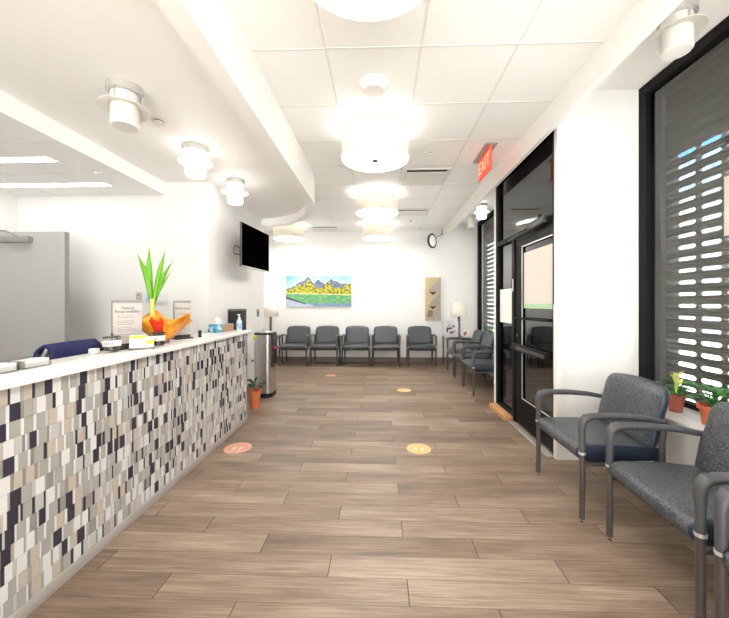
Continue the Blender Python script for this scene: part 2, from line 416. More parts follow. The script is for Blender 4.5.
# ------------------------------------------------------------------ roller shutters outside the glass
def shutter(y0, y1, zslot, label, slots=True, x=2.33, ph=2.539, ztop=3.12):
    t = thing('roller_shutter', label, 'shutter', (x, (y0+y1)/2, .5), 0, 'perforated roller shutters outside')
    m = MB(); cy = (y0+y1)/2
    pitch, sl, sp = .0893, .148, .186
    def row(z, prof):
        for (za, oa), (zb, ob) in zip(prof, prof[1:]):
            m.face(((-oa, y0-cy, z+za), (-oa, y1-cy, z+za), (-ob, y1-cy, z+zb), (-ob, y0-cy, z+zb)))
    def circ(y, z, n, a0): return []
    k = 0; zz = .10
    zz = 2.469-pitch/2-pitch*int((2.469-.1)/pitch)
    while zz < ztop:
        z = zz-.5
        lo = [(0, -.014), (.004, -.012), (.007, .001), (.015, .006), (.029, .0085)]
        hi = [(.0605, .0085), (.071, .006), (.0735, -.004), (.0765, -.004), (.079, .007), (.0855, .002), (.0893, -.014)]
        row(z, lo); row(z, hi)
        za, zb = z+.029, z+.0605
        O = -.0085
        if slots and zz+pitch/2 < zslot+.02:
            n0 = math.ceil((y0+.06-ph)/sp); n1 = math.floor((y1-.10-sl-ph)/sp+1e-6)
            edges = []; pts = y0
            h = (zb-za); c = h*.45
            prev = None
            for q in range(n0, n1+1):
                s0 = ph+q*sp; s1 = s0+sl
                left = [(y0, za), (y0, zb)] if prev is None else [(prev-c, za), (prev, za+c), (prev, zb-c), (prev-c, zb)]
                poly = left[::1] + [(s0+c, zb), (s0, zb-c), (s0, za+c), (s0+c, za)]
                m.face([(O, yy-cy, z2) for yy, z2 in poly])
                prev = s1
            poly = [(prev-c, za), (prev, za+c), (prev, zb-c), (prev-c, zb), (y1, zb), (y1, za)]
            m.face([(O, yy-cy, z2) for yy, z2 in poly])
        else:
            row(z, [(.029, .0085), (.0605, .0085)])
        zz += pitch
    m.build('shutter_curtain', DGREY, t, angle=25, solid=.003)
    MB().box((-.05, y1-cy-.045, -.5), (.03, y1-cy+.05, ztop-.5)).build('guide_rail', RAIL, t)
    MB().box((-.05, y0-cy-.05, -.5), (.03, y0-cy+.045, ztop-.5)).build('guide_rail', RAIL, t)
    return t
shutter(-2.5, 2.845, 2.5, 'grey perforated roller shutter behind the near window with the potted plants')
shutter(4.5, 7.46, 2.62, 'grey perforated roller shutter behind the far window beyond the entrance door')
shutter(3.0, 4.34, 0, 'grey closed roller shutter outside the glass entrance door', slots=False)

# notice on the near window glass
tag(MB().box((2.204, 1.98, 1.76), (2.2085, 2.222, 2.137)).build('notice_sheet', BEIGEP), 'beige paper notice stuck on the near window glass at the right edge', 'notice')

# ------------------------------------------------------------------ reception counter
rc = thing('reception_counter', 'long reception counter clad in grey, beige and charcoal mosaic tiles', 'counter', (-1.5, 2.2, 0))
Y0, Y1 = -.6, 3.72
TILES = [mat('tile_grout', (180, 177, 173), .7), mat('tile_charcoal', (58, 56, 68), .25), mat('tile_beige', (186, 174, 162), .35, var=.06, scale=60), mat('tile_sage', (164, 161, 155), .3),
         mat('tile_white', (220, 219, 217), .2), mat('tile_taupe', (146, 140, 134), .3), mat('tile_pale', (186, 186, 182), .3)]
m = MB(); m.box((-.1, Y0-2.2, .06), (-.006, Y1-2.2, .988))
rh = .0715
rng = random.Random(11)
for r in range(13):
    z0 = .0605+r*rh; z1 = min(z0+rh-.0015, .988)
    y = Y0-2.2 - rng.random()*.04
    last = None; thin = False
    while y < Y1-2.2:
        thin = (not thin) if rng.random() < .84 else thin
        w = rng.choice((.009, .012, .015)) if thin else rng.choice((.030, .036, .038, .042))
        if thin: mi = rng.choices((1, 2, 3, 4, 5, 6), (24, 8, 12, 30, 14, 12))[0]
        else: mi = rng.choices((1, 2, 3, 4, 5, 6), (22, 25, 28, 20, 3, 8))[0]
        if mi == last: mi = 4 if mi != 4 else 3
        last = mi
        a = max(y+.0006, Y0-2.2); e = min(y+w-.0006, Y1-2.2)
        if e-a > .003:
            m.mi = mi
            m.face(((-.006, a, z0), (-.006, e, z0), (-.0, e, z0), (-.0, a, z0))); m.face(((0, a, z0), (0, e, z0), (0, e, z1), (0, a, z1)))
            m.face(((0, a, z1), (0, e, z1), (-.006, e, z1), (-.006, a, z1)))
            m.face(((-.006, e, z0), (-.006, e, z1), (0, e, z1), (0, e, z0))); m.face(((-.006, a, z0), (0, a, z0), (0, a, z1), (-.006, a, z1)))
        y += w
m.build('tiled_front', TILES, rc, angle=20)
MB().box((-.1, Y0-2.2, 0), (.006, Y1-2.2+.004, .058), .002).build('plinth', mat('grey_metal_plinth', (188, 182, 176), .35, metal=.35), rc)
MB().box((-.29, Y1-2.2+.001, 0), (0., Y1-2.2+.022, .988), .004).build('end_panel', mat('shadowed_end', (70, 66, 66), .4), rc)  # dark colour puts in the shadow on the counter's end side
MB().box((-.3, Y0-2.2, .70), (-.102, Y1-2.2-.06, .735), .003).build('desk_shelf', WTOP, rc)
wt = MB().box((-1.8, -.62, .9885), (-1.472, 3.80, 1.02), .004).build('counter_worktop', WTOP)
tag(wt, 'long white quartz ledge on top of the tiled reception counter', 'worktop')
ZW = 1.0205

# acrylic trays at the near end
def tray(loc, label, rot):
    t = thing('acrylic_tray', label, 'tray', loc, rot, 'clear trays on the near end of the counter')
    m = MB(); w, d, h, q = .13, .085, .05, .004
    m.box((-w/2, -d/2, 0), (w/2, d/2, q)); m.box((-w/2, -d/2, q), (-w/2+q, d/2, h)); m.box((w/2-q, -d/2, q), (w/2, d/2, h))
    m.box((-w/2+q, d/2-q, q), (w/2-q, d/2, h)); m.box((-w/2+q, -d/2, q), (w/2-q, -d/2+q, h*.55))
    m.build('tray_shell', ACRY, t)
    MB().box((-w/2+.008, -d/2+.008, q+.0005), (w/2-.008, d/2-.008, h*.75)).build('paper_slips', PAPER, t)
    return t
tray((-1.69, 1.415, ZW), 'clear tray of white slips on the counter at the left picture edge', PI/2)
tray((-1.69, 1.565, ZW), 'clear tray of white slips on the counter beside the navy jacket', PI/2)
tag(MB().box((-.02, -.02, 0), (.02, .02, .03), .003).build('white_box', PAPER, None, (-1.755, 2.0, ZW)), 'small white box between navy jacket and black-lidded jar', 'box')

# jar with black lid and white label
def jar(loc, r, h, label, lab_text, full, grp=None, topknob=True):
    t = thing('glass_jar', label, 'jar', loc)
    m = MB(); m.lathe([(r*.85, 0), (r, .008), (r, h*.8), (r*.93, h*.86), (r*.9, h*.86), (r*.95, h*.79), (r*.95, .012), (r*.1, .008)], n=28, cap=True); m.build('jar_body', ACRY, t)
    MB().lathe([(r*.8, .0085), (r*.92, .014), (r*.92, h*full), (.001, h*full+.002)], n=24).build('jar_contents', mat('dark_contents', (70, 60, 52), .6, var=.5, scale=120, bump=.6, bscale=150), t)
    m = MB(); m.lathe([(r*.96, h*.87), (r*1.03, h*.885), (r*1.03, h*.93), (r*.8, h*.96), (.001, h*.965)], n=24)
    if topknob: m.lathe([(.005, h*.97), (.005, h*1.04), (.009, h*1.06), (.009, h*1.1), (.001, h*1.12)], n=12)
    m.build('lid', mat('dark_metal_lid', (64, 60, 56), .35, metal=.5), t)
    m = MB(); n = 22
    V = []
    for i in range(n+1):
        a = -PI*.78+PI*1.1*i/n
        V.append([m.bm.verts.new(((r+.0012)*math.cos(a), (r+.0012)*math.sin(a), z)) for z in (h*.36, h*.72)])
    for i in range(n): m.face((V[i][0], V[i+1][0], V[i+1][1], V[i][1]))
    lb = m.build('paper_label', PAPER, t, solid=.0006)
    tt = MB()
    for i in range(lab_text):
        a = -PI*.52+.2*i; 
        tt.box((-.002, -.0006, h*.48), (.002, .0006, h*.60), M=Matrix.Rotation(a+PI/2, 4, 'Z') @ Matrix.Translation((0, -(r+.0022), 0)))
    tt.build('label_print', INK, lb)
    return t
jar((-1.70, 2.07, ZW), .047, .104, 'glass jar with white band and dark lid in front of the first sign', 5, .33)
jar((-1.60, 2.365, ZW), .043, .105, 'small dark jar with white label in front of the orange paper', 3, .8, topknob=False)

# upright signs
def sign(loc, rot, w, h, head, label, hs):
    t = thing('sign_holder', label, 'sign', loc, rot)
    m = MB(); m.box((-w/2, -.004, .012), (w/2, .004, h), .001); m.build('sign_panel', SIGNP, t)
    m = MB(); m.box((-w/2-.004, -.006, h-.016), (w/2+.004, .006, h+.004)); m.box((-w/2-.006, -.006, .012), (-w/2, .006, h-.016)); m.build('sign_frame', SIGNB, t)
    m = MB(); m.box((-w/2-.004, -.05, 0), (w/2+.004, .04, .012), .003); m.box((-w/2, -.012, .012), (w/2, -.0045, .034)); m.build('sign_base', mat('dark_sign_base', (66, 62, 58), .4), t)
    text(head, hs, (0, -.0046, h-.062), (1, 0, 0), (0, 0, 1), INK, t, 'heading', space=.85)
    m = MB(); rg = random.Random(3)
    z = h-.105
    while z > .06:
        for q in range(rg.choice((2, 3))):
            if z < .05: break
            wl = w*(.72 if q else .6)*rg.uniform(.8, 1)
            m.box((-w*.37, -.0046, z), (-w*.37+wl, -.004, z+.0035)); z -= .0115
        z -= .011
    m.build('body_print', INKL, t)
    return t
sign((-1.725, 2.235, ZW), math.radians(60), .175, .325, 'Patient\nResponsibility', 'upright grey sign headed Patient Responsibility on the counter', .0275)
sign((-1.715, 2.85, ZW), math.radians(60), .135, .325, 'Welcome', 'upright grey sign headed Welcome behind the orange wrapped plant', .033)

# yellow and white cards
t = thing('leaflet_holder', 'clear holder of white and yellow cards between sign and dark jar', 'leaflets', (-1.60, 2.20, ZW), math.radians(35)); t.scale = (1.15, 1.15, 1.15)
m = MB(); m.box((-.062, -.035, 0), (.062, .035, .006), .001); m.box((-.062, .028, .006), (.062, .034, .075), .001); m.build('holder_stand', ACRY, t)
R = Matrix.Rotation(math.radians(-28), 4, 'X')
MB().box((-.06, -.004, .008), (.02, .004, .088), M=R).build('card', PAPER, t)
MB().box((-.058, -.0052, .066), (.018, -.0042, .084), M=R).build('card_band', YELLOW, t)
MB().box((.022, -.004, .008), (.06, .004, .075), M=R).build('card', PAPER, t)
MB().box((.022, -.0052, .03), (.06, -.0042, .052), M=R).build('card_band', YELLOW, t)

# orange wrapped plant
t = thing('wrapped_plant', 'tall green leaved plant wrapped in crumpled orange paper on the counter', 'plant', (-1.675, 2.53, ZW))
m = MB(); m.lathe([(.045, 0), (.058, .09), (.05, .09), (.042, .01), (.001, .01)], n=20); m.build('pot', mat('brown_glazed_pot', (104, 84, 70), .3), t)
m = MB(); rg = random.Random(5)
def foil(u, v):
    a = 2*PI*u
    k = .5+.5*math.cos(2*(a-.9))
    r = .045+(.085+.09*k)*v
    z = .02+.16*v+.03*v*(1-k) + .028*v*math.sin(3*a+.4)+.02*v*math.sin(5*a+1.)
    r *= 1+.10*v*math.sin(4*a+2)+.06*v*math.sin(9*a)
    return (r*math.cos(a), r*math.sin(a), z)
m.grid(foil, 30, 4); m.build('foil_wrap', ORANGE, t, angle=6, solid=.0012)
m = MB()
def redp(u, v):
    x, y, z = foil(.76+.085*u, .34+(.5+.12*math.sin(9*u))*v)
    return (x*1.04, y*1.04, z)
m.grid(redp, 5, 4); m.build('red_paper', RED, t, angle=20, solid=.001)
m = MB(); S = Vector((-.035, -.07, 0))
m.tube([S+Vector((0.01, .03, .06)), S+Vector((0, 0, .18)), S+Vector((0, 0, .34))], [.02, .017, .016], 12)
m.build('stem', STEMP, t)
def blade(m, base, tip, bend, w, n=14, wd=None):
    base, tip, bend = Vector(base), Vector(tip), Vector(bend)
    wd = Vector(wd) if wd else Vector((.83, .5, 0))
    def fn(u, v):
        c = base*(1-v)**2 + (base*.35+tip*.65+bend)*2*v*(1-v) + tip*v*v if False else base.lerp(tip, v)+bend*math.sin(PI*v)
        ww = w*(.28+.72*math.sin(PI*min(1, v*1.0))**.8)*min(1, (1-v)*3.2)**.8 if v < 1 else 0
        fold = abs(u-.5)*.35*ww
        return c + wd*((u-.5)*ww) + Vector((.3, -.8, 0)).normalized()*(-fold)
    m.grid(fn, 4, n)
for tip, bend, w in (((-.105, -.02, .685), (.022, 0, .02), .042), ((-.022, 0, .735), (-.012, 0, 0), .042), ((.085, .03, .715), (-.012, 0, 0), .036), ((.135, .05, .64), (-.034, 0, 0), .036), ((.12, .05, .56), (-.034, 0, -.02), .026)):
    m = MB(); blade(m, S+Vector((tip[0]*.06, 0, .27)), S+Vector(tip), bend, w); m.build('leaf', LEAFB, t, solid=.002, angle=60)

# little black tape dispenser, tissue box, sanitizer
t = tag(MB().prism([(-.035, 0), (.03, 0), (.03, .018), (0, .02), (-.012, .055), (-.035, .06)], 'x', -.014, .014, .003).build('tape_dispenser', BLACKP, None, (-1.64, 3.0, ZW), math.radians(-150)), 'small black desk tape dispenser beyond the orange wrapped plant', 'tape dispenser')
tag(MB().box((-.022, -.014, 0), (.022, .014, .03), .004).build('paper_pad', mat('pinkish_paper', (226, 210, 206), .7), None, (-1.64, 2.90, ZW), .6), 'tiny pale notepad between the orange paper and black tape dispenser', 'notepad')
t = thing('tissue_box', 'blue and green printed tissue box with brown long side on counter end', 'tissue box', (-1.715, 3.56, ZW), math.radians(62))
def tis_mat():
    m, nt, b = new_mat('blue_green_print'); tc = nt.nodes.new('ShaderNodeTexCoord'); n = nt.nodes.new('ShaderNodeTexNoise'); n.inputs['Scale'].default_value = 22
    r = nt.nodes.new('ShaderNodeValToRGB'); e = r.color_ramp.elements; e[0].position = .38; e[0].color = (*lin((40, 140, 96)), 1); e[1].position = .62; e[1].color = (*lin((205, 225, 240)), 1)
    q = e.new(.5); q.color = (*lin((96, 160, 205)), 1)
    nt.links.new(tc.outputs['Object'], n.inputs['Vector']); nt.links.new(n.outputs['Fac'], r.inputs[0]); nt.links.new(r.outputs[0], b.inputs['Base Color']); b.inputs['Roughness'].default_value = .5
    return m
m = MB(); m.box((-.115, -.06, 0), (.115, .06, .085), .002); 
m.build('carton', tis_mat(), t)
MB().box((-.03, -.0625, .002), (.113, -.0602, .083)).build('brown_panel', mat('brown_print', (164, 128, 104), .6, var=.15, scale=60), t)
m = MB()
m.grid(lambda u, v: ((u-.5)*.09*(1-.5*v)+.012*math.sin(5*v)-.03, .018*math.sin(9*u)*(1-.3*v), .084+.075*v-.02*abs(u-.5)), 10, 6); m.build('tissue', PAPER, t, solid=.001, angle=60)
t = thing('sanitizer_bottle', 'clear hand sanitizer pump bottle with white pump on counter end', 'bottle', (-1.575, 3.70, ZW))
m = MB(); m.lathe([(.026, 0), (.03, .006), (.03, .10), (.024, .118), (.012, .128), (.012, .135), (.001, .136)], n=20); m.build('bottle_body', mat('clear_blue_gel', (196, 216, 228), .1), t)
MB().lathe([(.0304, .022), (.0306, .022), (.0306, .085), (.0304, .085)], n=20, cap=False).build('bottle_label', mat('blue_label', (150, 180, 214), .4, var=.4, scale=50), t)
m = MB(); m.cyl((0, 0), .015, .133, .15, 14); m.cyl((0, 0), .006, .15, .175, 10); m.box((-.01, -.032, .172), (.01, .008, .184), .003); m.build('pump', PAPER, t)

# office chair with the navy jacket
t = thing('office_chair', 'grey office chair behind the counter under the navy jacket', 'chair', (-2.275, 2.17, 0), PI/2)
m = MB(); m.box((-.24, -.22, .46), (.24, .24, .54), .035, seg=3); m.build('seat', VINYL_SHADE, t)
m = MB(); m.box((-.185, -.245, .62), (.185, -.195, 1.045), .02, seg=3); m.build('backrest', VINYL_SHADE, t)
m = MB(); m.tube([(0, -.10, .45), (0, -.26, .47), (0, -.27, .65)], .018, 8); m.build('back_bracket', BLACKP, t)
m = MB(); m.cyl((0, 0), .028, .12, .46, 16); m.build('gas_column', BLACKP, t)
for k in range(5):
    a = 2*PI*k/5+.3
    b_ = MB().tube([(0, 0, .13), (.27*math.cos(a), .27*math.sin(a), .085)], [.026, .018], 8).build('base_arm', BLACKP, t)
    MB().tube([(.27*math.cos(a)-.012*math.sin(a), .27*math.sin(a)+.012*math.cos(a), .03), (.27*math.cos(a)+.012*math.sin(a), .27*math.sin(a)-.012*math.cos(a), .03)], .03, 14).build('castor', BLACKP, b_)
for s_ in (-1, 1):
    m = MB(); m.tube([(s_*.24, .02, .48), (s_*.285, .02, .5), (s_*.285, .0, .70), (s_*.27, -.22, .9), (s_*.2, -.235, 1.02), (s_*.17, -.225, 1.055)], .009, 8); m.build('arm', SIGNB, t)
m = MB()
def jack(u, v):
    # u along the back (y), v over the top from the staff side to the counter side
    s = (v-.5)*2
    y = (u-.5)*.37*(1+.12*abs(s))
    drop = .26*abs(s)
    x = .045*math.copysign(min(1, abs(s)*6)**.7, s)*(1+.7*abs(s)) + .006*math.sin(18*u+3*s)*abs(s)
    z = 1.072 - drop*(.85+.25*u) + .006*math.sin(7*u)*abs(s) - .008*abs(u-.5)
    return (x, y, z)
m.grid(jack, 20, 20)
tag(m.build('jacket', NAVY, None, (-2.06, 2.17, .0), solid=.012, angle=60), 'navy blue jacket draped over the office chair behind the counter', 'jacket')

# wall devices behind reception
t = thing('thermostat', 'small white thermostat on the wall behind the two signs', 'thermostat', (-2.76, YRC, 1.41)); MB().box((-.03, -.022, -.045), (.03, 0, .045), .004).build('cover', SIGNP, t)
MB().box((-.012, -.0235, 0), (.012, -.022, .025)).build('dial_window', SIGNB, t)
t = thing('intercom_panel', 'white wall panel with blue screen behind the tall plant', 'wall panel', (-2.55, YRC, 1.385)); MB().box((-.115, -.03, -.065), (.115, 0, .062), .004).build('case', mat('panel_plastic', (222, 222, 224), .4), t)
MB().box((-.10, -.032, -.04), (-.03, -.03, .045)).build('screen', mat('blue_screen', (120, 150, 225), .3, emit=(120, 150, 235), estr=.3), t)

# screen wall: television, black box, plates
t = thing('television', 'black flat television on a swing arm on the left wall', 'television', (-1.665, 4.47, 1.78), math.atan2(-.062, .822)+PI/2*0)
L_ = .826
m = MB(); m.box((-.03, -L_/2, 0), (.0, L_/2, .55), .004); m.build('casing', mat('tv_grey_casing', (70, 68, 68), .35), t)
MB().box((.0002, -L_/2+.004, .016), (.0015, L_/2-.004, .546)).build('screen', mat('tv_black_screen', (3, 3, 4), .25, spec=.0), t)
MB().box((.0, -L_/2, 0), (.004, L_/2, .015), .001).build('lower_bezel', SILVER, t)
m = MB(); m.box((-.05, .02, .18), (-.03, .28, .40)); m.box((-.302, .10, .17), (-.263, .28, .42)); m.tube([(-.27, .19, .3), (-.14, .32, .3), (-.045, .15, .3)], .016, 8); m.build('swing_arm', BLACKP, t)
m = MB(); m.tube([(-.05, -.36, .245)]+[(-.07, -.435+.045*math.cos(a), .20+.055*math.sin(a)) for a in [PI*.3+i*PI*1.4/14 for i in range(15)]]+[(-.05, -.36, .15)], .0045, 8); m.build('cable_loop', BLACKP, t)
t = thing('wall_dispenser', 'black box dispenser on left wall behind the hand sanitizer', 'dispenser', (XTV, 4.42, .94)); MB().box((0, -.19, 0), (.09, .19, .31), .006).build('case', mat('matt_black', (16, 15, 16), .55), t)
MB().box((.0, -.192, .285), (.092, .192, .312), .004).build('top_rim', mat('grey_rim', (96, 92, 92), .5), t)
t = thing('switch_plate', 'grey switch plate beside the black dispenser on left wall', 'switch', (XTV, 4.72, 1.09)); MB().box((0, -.05, -.075), (.012, .05, .06), .003).build('plate', SIGNB, t); MB().box((.012, -.012, -.02), (.02, .012, .02)).build('rocker', INK, t)
t = thing('switch_plate', 'small grey switch plate under the television, alone on the wall', 'switch', (XTV, 5.28, 1.17)); MB().box((0, -.04, -.06), (.01, .04, .06), .003).build('plate', INKL, t); MB().box((.01, -.012, -.03), (.018, .012, .03)).build('rocker', INK, t)

# water cooler
t = thing('water_cooler', 'stainless steel water cooler standing beyond the counter end', 'water cooler', (-1.655, 4.79, 0))
def rr(hx, hy, r, n=8):
    p = []
    for cx, cy, a0 in ((hx-r, hy-r, 0), (-hx+r, hy-r, PI/2), (-hx+r, -hy+r, PI), (hx-r, -hy+r, 1.5*PI)):
        for i in range(n+1):
            a = a0+PI/2*i/n; p.append((cx+r*math.cos(a), cy+r*math.sin(a)))
    return p
cooler = t
MB().prism(rr(.128, .15, .072), 'z', .035, .885).build('steel_body', STEEL, t)
MB().prism(rr(.132, .154, .074), 'z', 0, .06).build('base_skirt', BLACKP, t)
MB().prism(rr(.132, .154, .074), 'z', .88, .905, .004).build('top_rim', BLACKP, t)
m = MB(); m.prism(rr(.10, .11, .05), 'z', .905, .92, .004); m.lathe([(.03, .92), (.03, .935), (.012, .94), (.012, .965), (.001, .967)], (-.02, -.02, 0), 14); m.build('top_plate', SILVER, t)
MB().box((.095, -.11, .42), (.135, .12, .88), .008).build('tap_panel', BLACKP, t)
m = MB(); m.tube([(.14, -.07, .69), (.185, -.07, .69)], .016, 10); m.build('red_tap', mat('red_tap_plastic', (206, 36, 48), .35), t)
m = MB(); m.tube([(.14, .03, .69), (.185, .03, .69)], .016, 10); m.build('blue_tap', mat('blue_tap_plastic', (50, 70, 160), .35), t)
MB().box((.11, -.09, .43), (.165, .10, .445)).build('drip_tray', BLACKP, t)
m = MB(); m.face([(-.128, -.1512, .875), (-.06, -.1512, .875), (-.128, -.1512, .80)]); m.build('yellow_sticker', YELLOW, t, solid=.001)
t = thing('power_outlet', 'white wall outlet with plug beside the water cooler', 'outlet', (XTV, 5.02, .50)); MB().box((0, -.04, -.06), (.008, .04, .06), .002).build('plate', PAPER, t)
MB().box((.008, -.03, -.02), (.06, .03, .07), .006).build('plug_adaptor', PAPER, t)
MB().box((.008, -.025, -.06), (.035, .02, -.03), .004).build('purple_plug', mat('purple_plastic', (140, 120, 178), .4), t)
m = MB(); m.tube([(-1.885, 5.02, .57), (-1.87, 4.98, .68), (-1.83, 4.93, .80), (-1.775, 4.86, .86)], .004, 8); m.build('power_cord', BLACKP, cooler, loc=(1.655, -4.79, 0))

# plants in pots
def pot_mesh(r, h, flute=0):
    m = MB()
    prof = [(r*.68, 0), (r*.86, h*.78), (r*.86, h*.8), (r, h*.8), (r*1.02, h), (r*.9, h), (r*.84, h*.8), (r*.8, h*.8), (.002, h*.8)]
    n = 40; rings = []
    for q, (rad, z) in enumerate(prof):
        ring = []
        for i in range(n):
            a = 2*PI*i/n; f = 1+(flute*math.cos(20*a) if q in (0, 1) else 0)
            ring.append(m.bm.verts.new((rad*f*math.cos(a), rad*f*math.sin(a), z)))
        rings.append(ring)
    m.skin(rings, cap=True)
    return m
def leafshape(m, base, d, l, w, droop=.3, n=6):
    d = Vector(d).normalized(); side = d.cross(Vector((0, 0, 1)))
    side = side.normalized() if side.length > .01 else Vector((1, 0, 0))
    up = side.cross(d)
    base = Vector(base)
    def fn(u, v):
        ww = w*math.sin(PI*min(1, .06+.94*v))**.75
        return base + d*(l*v) - Vector((0, 0, 1))*(droop*l*v*v) + side*((u-.5)*ww) + up*(abs(u-.5)*ww*.35)
    m.grid(fn, 4, n)
t = thing('potted_plant', 'dark leaved plant in fluted terracotta pot on floor at counter end', 'plant', (-1.585, 4.20, 0))
pot_mesh(.08, .225, .018).build('pot', TERRA, t)
MB().cyl((0, 0), .062, .181, .186, 20).build('soil', SOIL, t)
m = MB(); m.tube([(0, 0, .19), (-.01, -.005, .28), (-.02, -.01, .34)], .006, 8); m.tube([(0, 0, .19), (.03, .0, .27), (.06, .01, .31)], .004, 6); m.build('stem', mat('brown_stem', (110, 90, 60), .7), t)
rg = random.Random(9)
for (bx, by, bz), dr, l, w in (((-.02, -.02, .31), (-.3, -.5, .5), .13, .1), ((-.02, -.01, .30), (.1, -.8, .1), .12, .1), ((-.03, 0, .33), (-.8, -.1, .4), .1, .08), ((.0, 0, .32), (.3, .3, 1), .1, .07), ((.05, .01, .3), (.9, -.3, .3), .11, .07), ((.04, 0, .27), (.8, -.6, .2), .1, .06)):
    m = MB(); leafshape(m, (bx, by, bz), dr, l, w, .25); m.build('leaf', LEAFD, t, solid=.0015, angle=60)

def sill_plant(loc, pr, ph, label, pm, seed, lm, top=None, spread=.09, n=14, hh=.06):
    t = thing('potted_plant', label, 'plant', loc, 0, 'plants on the window sills')
    pot_mesh(pr, ph).build('pot', pm, t); MB().cyl((0, 0), pr*.76, ph*.8, ph*.82, 18).build('soil', SOIL, t)
    rg = random.Random(seed)
    for k in range(n):
        a = rg.uniform(0, 2*PI); rr_ = rg.uniform(.01, spread*.5); zz = ph+rg.uniform(.0, hh)
        b0 = (rr_*math.cos(a), rr_*math.sin(a), zz)
        m = MB(); m.tube([(0, 0, ph*.8), b0], .0025, 6); leafshape(m, b0, (math.cos(a), math.sin(a), rg.uniform(.2, .9)), rg.uniform(.06, .10), rg.uniform(.036, .055), .35, 5)
        m.build('leaf', lm, t, solid=.001, angle=60)
    for k in range(top or 0):
        a = 2*PI*k/(top); b0 = (.012*math.cos(a)+.01, .012*math.sin(a), ph+.06+.015*k)
        m = MB(); m.tube([(0, 0, ph*.8), b0], .003, 6); leafshape(m, b0, (math.cos(a)*.5, math.sin(a)*.5, 1), .06, .035, .15, 5); m.build('pale_leaf', LEAFY, t, solid=.001, angle=60)
    return t
sill_plant((2.03, 2.37, .5855), .053, .12, 'variegated plant in dull terracotta pot on the sill behind two chairs', TERRAD, 4, LEAF, 5, .12, 20, .08)
sill_plant((2.03, 2.11, .5855), .075, .12, 'trailing green plant in orange terracotta pot, rightmost on the sill', TERRA, 6, LEAF, 0, .13, 24, .11)
sill_plant((2.06, 6.35, .5855), .07, .12, 'bushy green plant on the far window sill behind the row of chairs', TERRA, 8, LEAF, 0, .12, 34, .19)

# ------------------------------------------------------------------ chairs
def make_chair(label):
    t = thing('armchair', label, 'chair', (0, 0, 0))
    m = MB(); m.prism([(-.292, .395), (-.29, .43), (-.268, .452), (-.22, .46), (0, .456), (.205, .445), (.205, .365), (-.19, .352), (-.262, .36)], 'x', -.262, .262, .014, 3)
    for f in m.bm.faces:
        if abs(f.calc_center_median().x) > .25: f.material_index = 1  # seat sides: shade and blue glare painted onto the same fabric
    m.build('seat', [FAB, VINYL_SHADE], t, angle=50)
    m = MB(); zb = .43
    def bk(u, v, s):
        uu = math.sin((u-.5)*PI); vv = .5+.5*math.sin((v-.5)*PI)
        zt = .822-.014*uu*uu
        hx = .262
        dtop = max(0, (vv-.78)/.22); hx -= .055*(1-math.sqrt(max(0, 1-dtop*dtop)))
        x = hx*uu; z = zb+vv*(zt-zb)
        f = math.sqrt(max(0, 1-abs(uu)**7))*math.sqrt(max(0, 1-abs(2*vv-1)**9))
        y = .192+(z-zb)*.26 - .028*(uu*uu) + s*.05*f
        return (x, y, z)
    Vf = m.grid(lambda u, v: bk(u, v, -1), 20, 18); Vb = m.grid(lambda u, v: bk(u, v, 1), 20, 18, 1)
    for f in m.bm.faces:
        c = f.calc_center_median()
        if abs(c.x) > .245 or c.z > .812: f.material_index = 1  # backrest sides carry the painted shade too
    bmesh.ops.remove_doubles(m.bm, verts=m.bm.verts, dist=.0004)
    m.build('backrest', [FAB, VINYL_SHADE], t, angle=70)
    for s in (-1, 1):
        x = s*.281
        lg = MB().tube([(x, -.27, .022), (x, -.27, .40)], .0165, 14).build('leg', FRAME, t)
        MB().lathe([(.012, 0), (.013, .006), (.005, .009), (.005, .024)], (x, -.27, 0), 12).build('foot_glide', CHROME, lg)
        MB().lathe([(.0185, .412), (.0205, .412), (.0205, .426), (.0185, .426)], (x, -.27, 0), 16).build('collar', SILVER, lg)
        MB().tube([(x, -.27, .40), (x, -.27, .52), (x*1.0, -.271, .575), (x, -.266, .612), (x, -.248, .634), (x, -.21, .642), (x, -.05, .643), (x, .1, .632), (x*.985, .215, .612)],
                  [.0178, .0185, .0205, .0225, .0225, .0205, .0195, .018, .015], 14, up=(1, 0, 0), flat=[1, 1, 1.05, 1.15, 1.25, 1.3, 1.3, 1.2, 1.]).build('arm', ARM, t)
        rl = MB().tube([(x*.985, .228, .625), (x*.985, .205, .5), (x*.985, .205, .38), (x*.985, .225, .2), (x*.985, .262, .02)], [.015, .017, .017, .0165, .015], 12, up=(1, 0, 0)).build('leg', FRAME, t)
        MB().lathe([(.012, 0), (.013, .006), (.005, .009), (.005, .026)], (x*.985, .262, 0), 12).build('foot_glide', CHROME, rl)
    m = MB(); m.tube([(-.277, .205, .36), (.277, .205, .36)], .012, 8); m.tube([(-.281, -.2, .347), (.281, -.2, .347)], .011, 8)
    for s in (-1, 1): m.tube([(s*.277, -.27, .347), (s*.277, .206, .355)], .011, 8)
    m.build('seat_frame', FRAME, t)
    return t
chair0 = None
def chair(x, y, rot, label, group):
    global chair0
    if chair0 is None: c = chair0 = make_chair(label)
    else: c = copy_tree(chair0)
    c.location = (x, y, 0); c.rotation_euler = (0, 0, rot); c['label'] = label; c['group'] = group
    return c
R90 = -PI/2
gn = 'armchairs under the near window'
chair(1.497, 2.358, R90, 'grey patterned armchair beside the entrance door, backrest before the small pots', gn)
chair(1.545, 1.632, R90-.045, 'large grey armchair at right edge with blue glare on its seat', gn)
chair(1.502, .972, R90-.045, 'nearest grey armchair, only its front arm showing at right edge', gn)
gb = 'armchairs along the back wall'
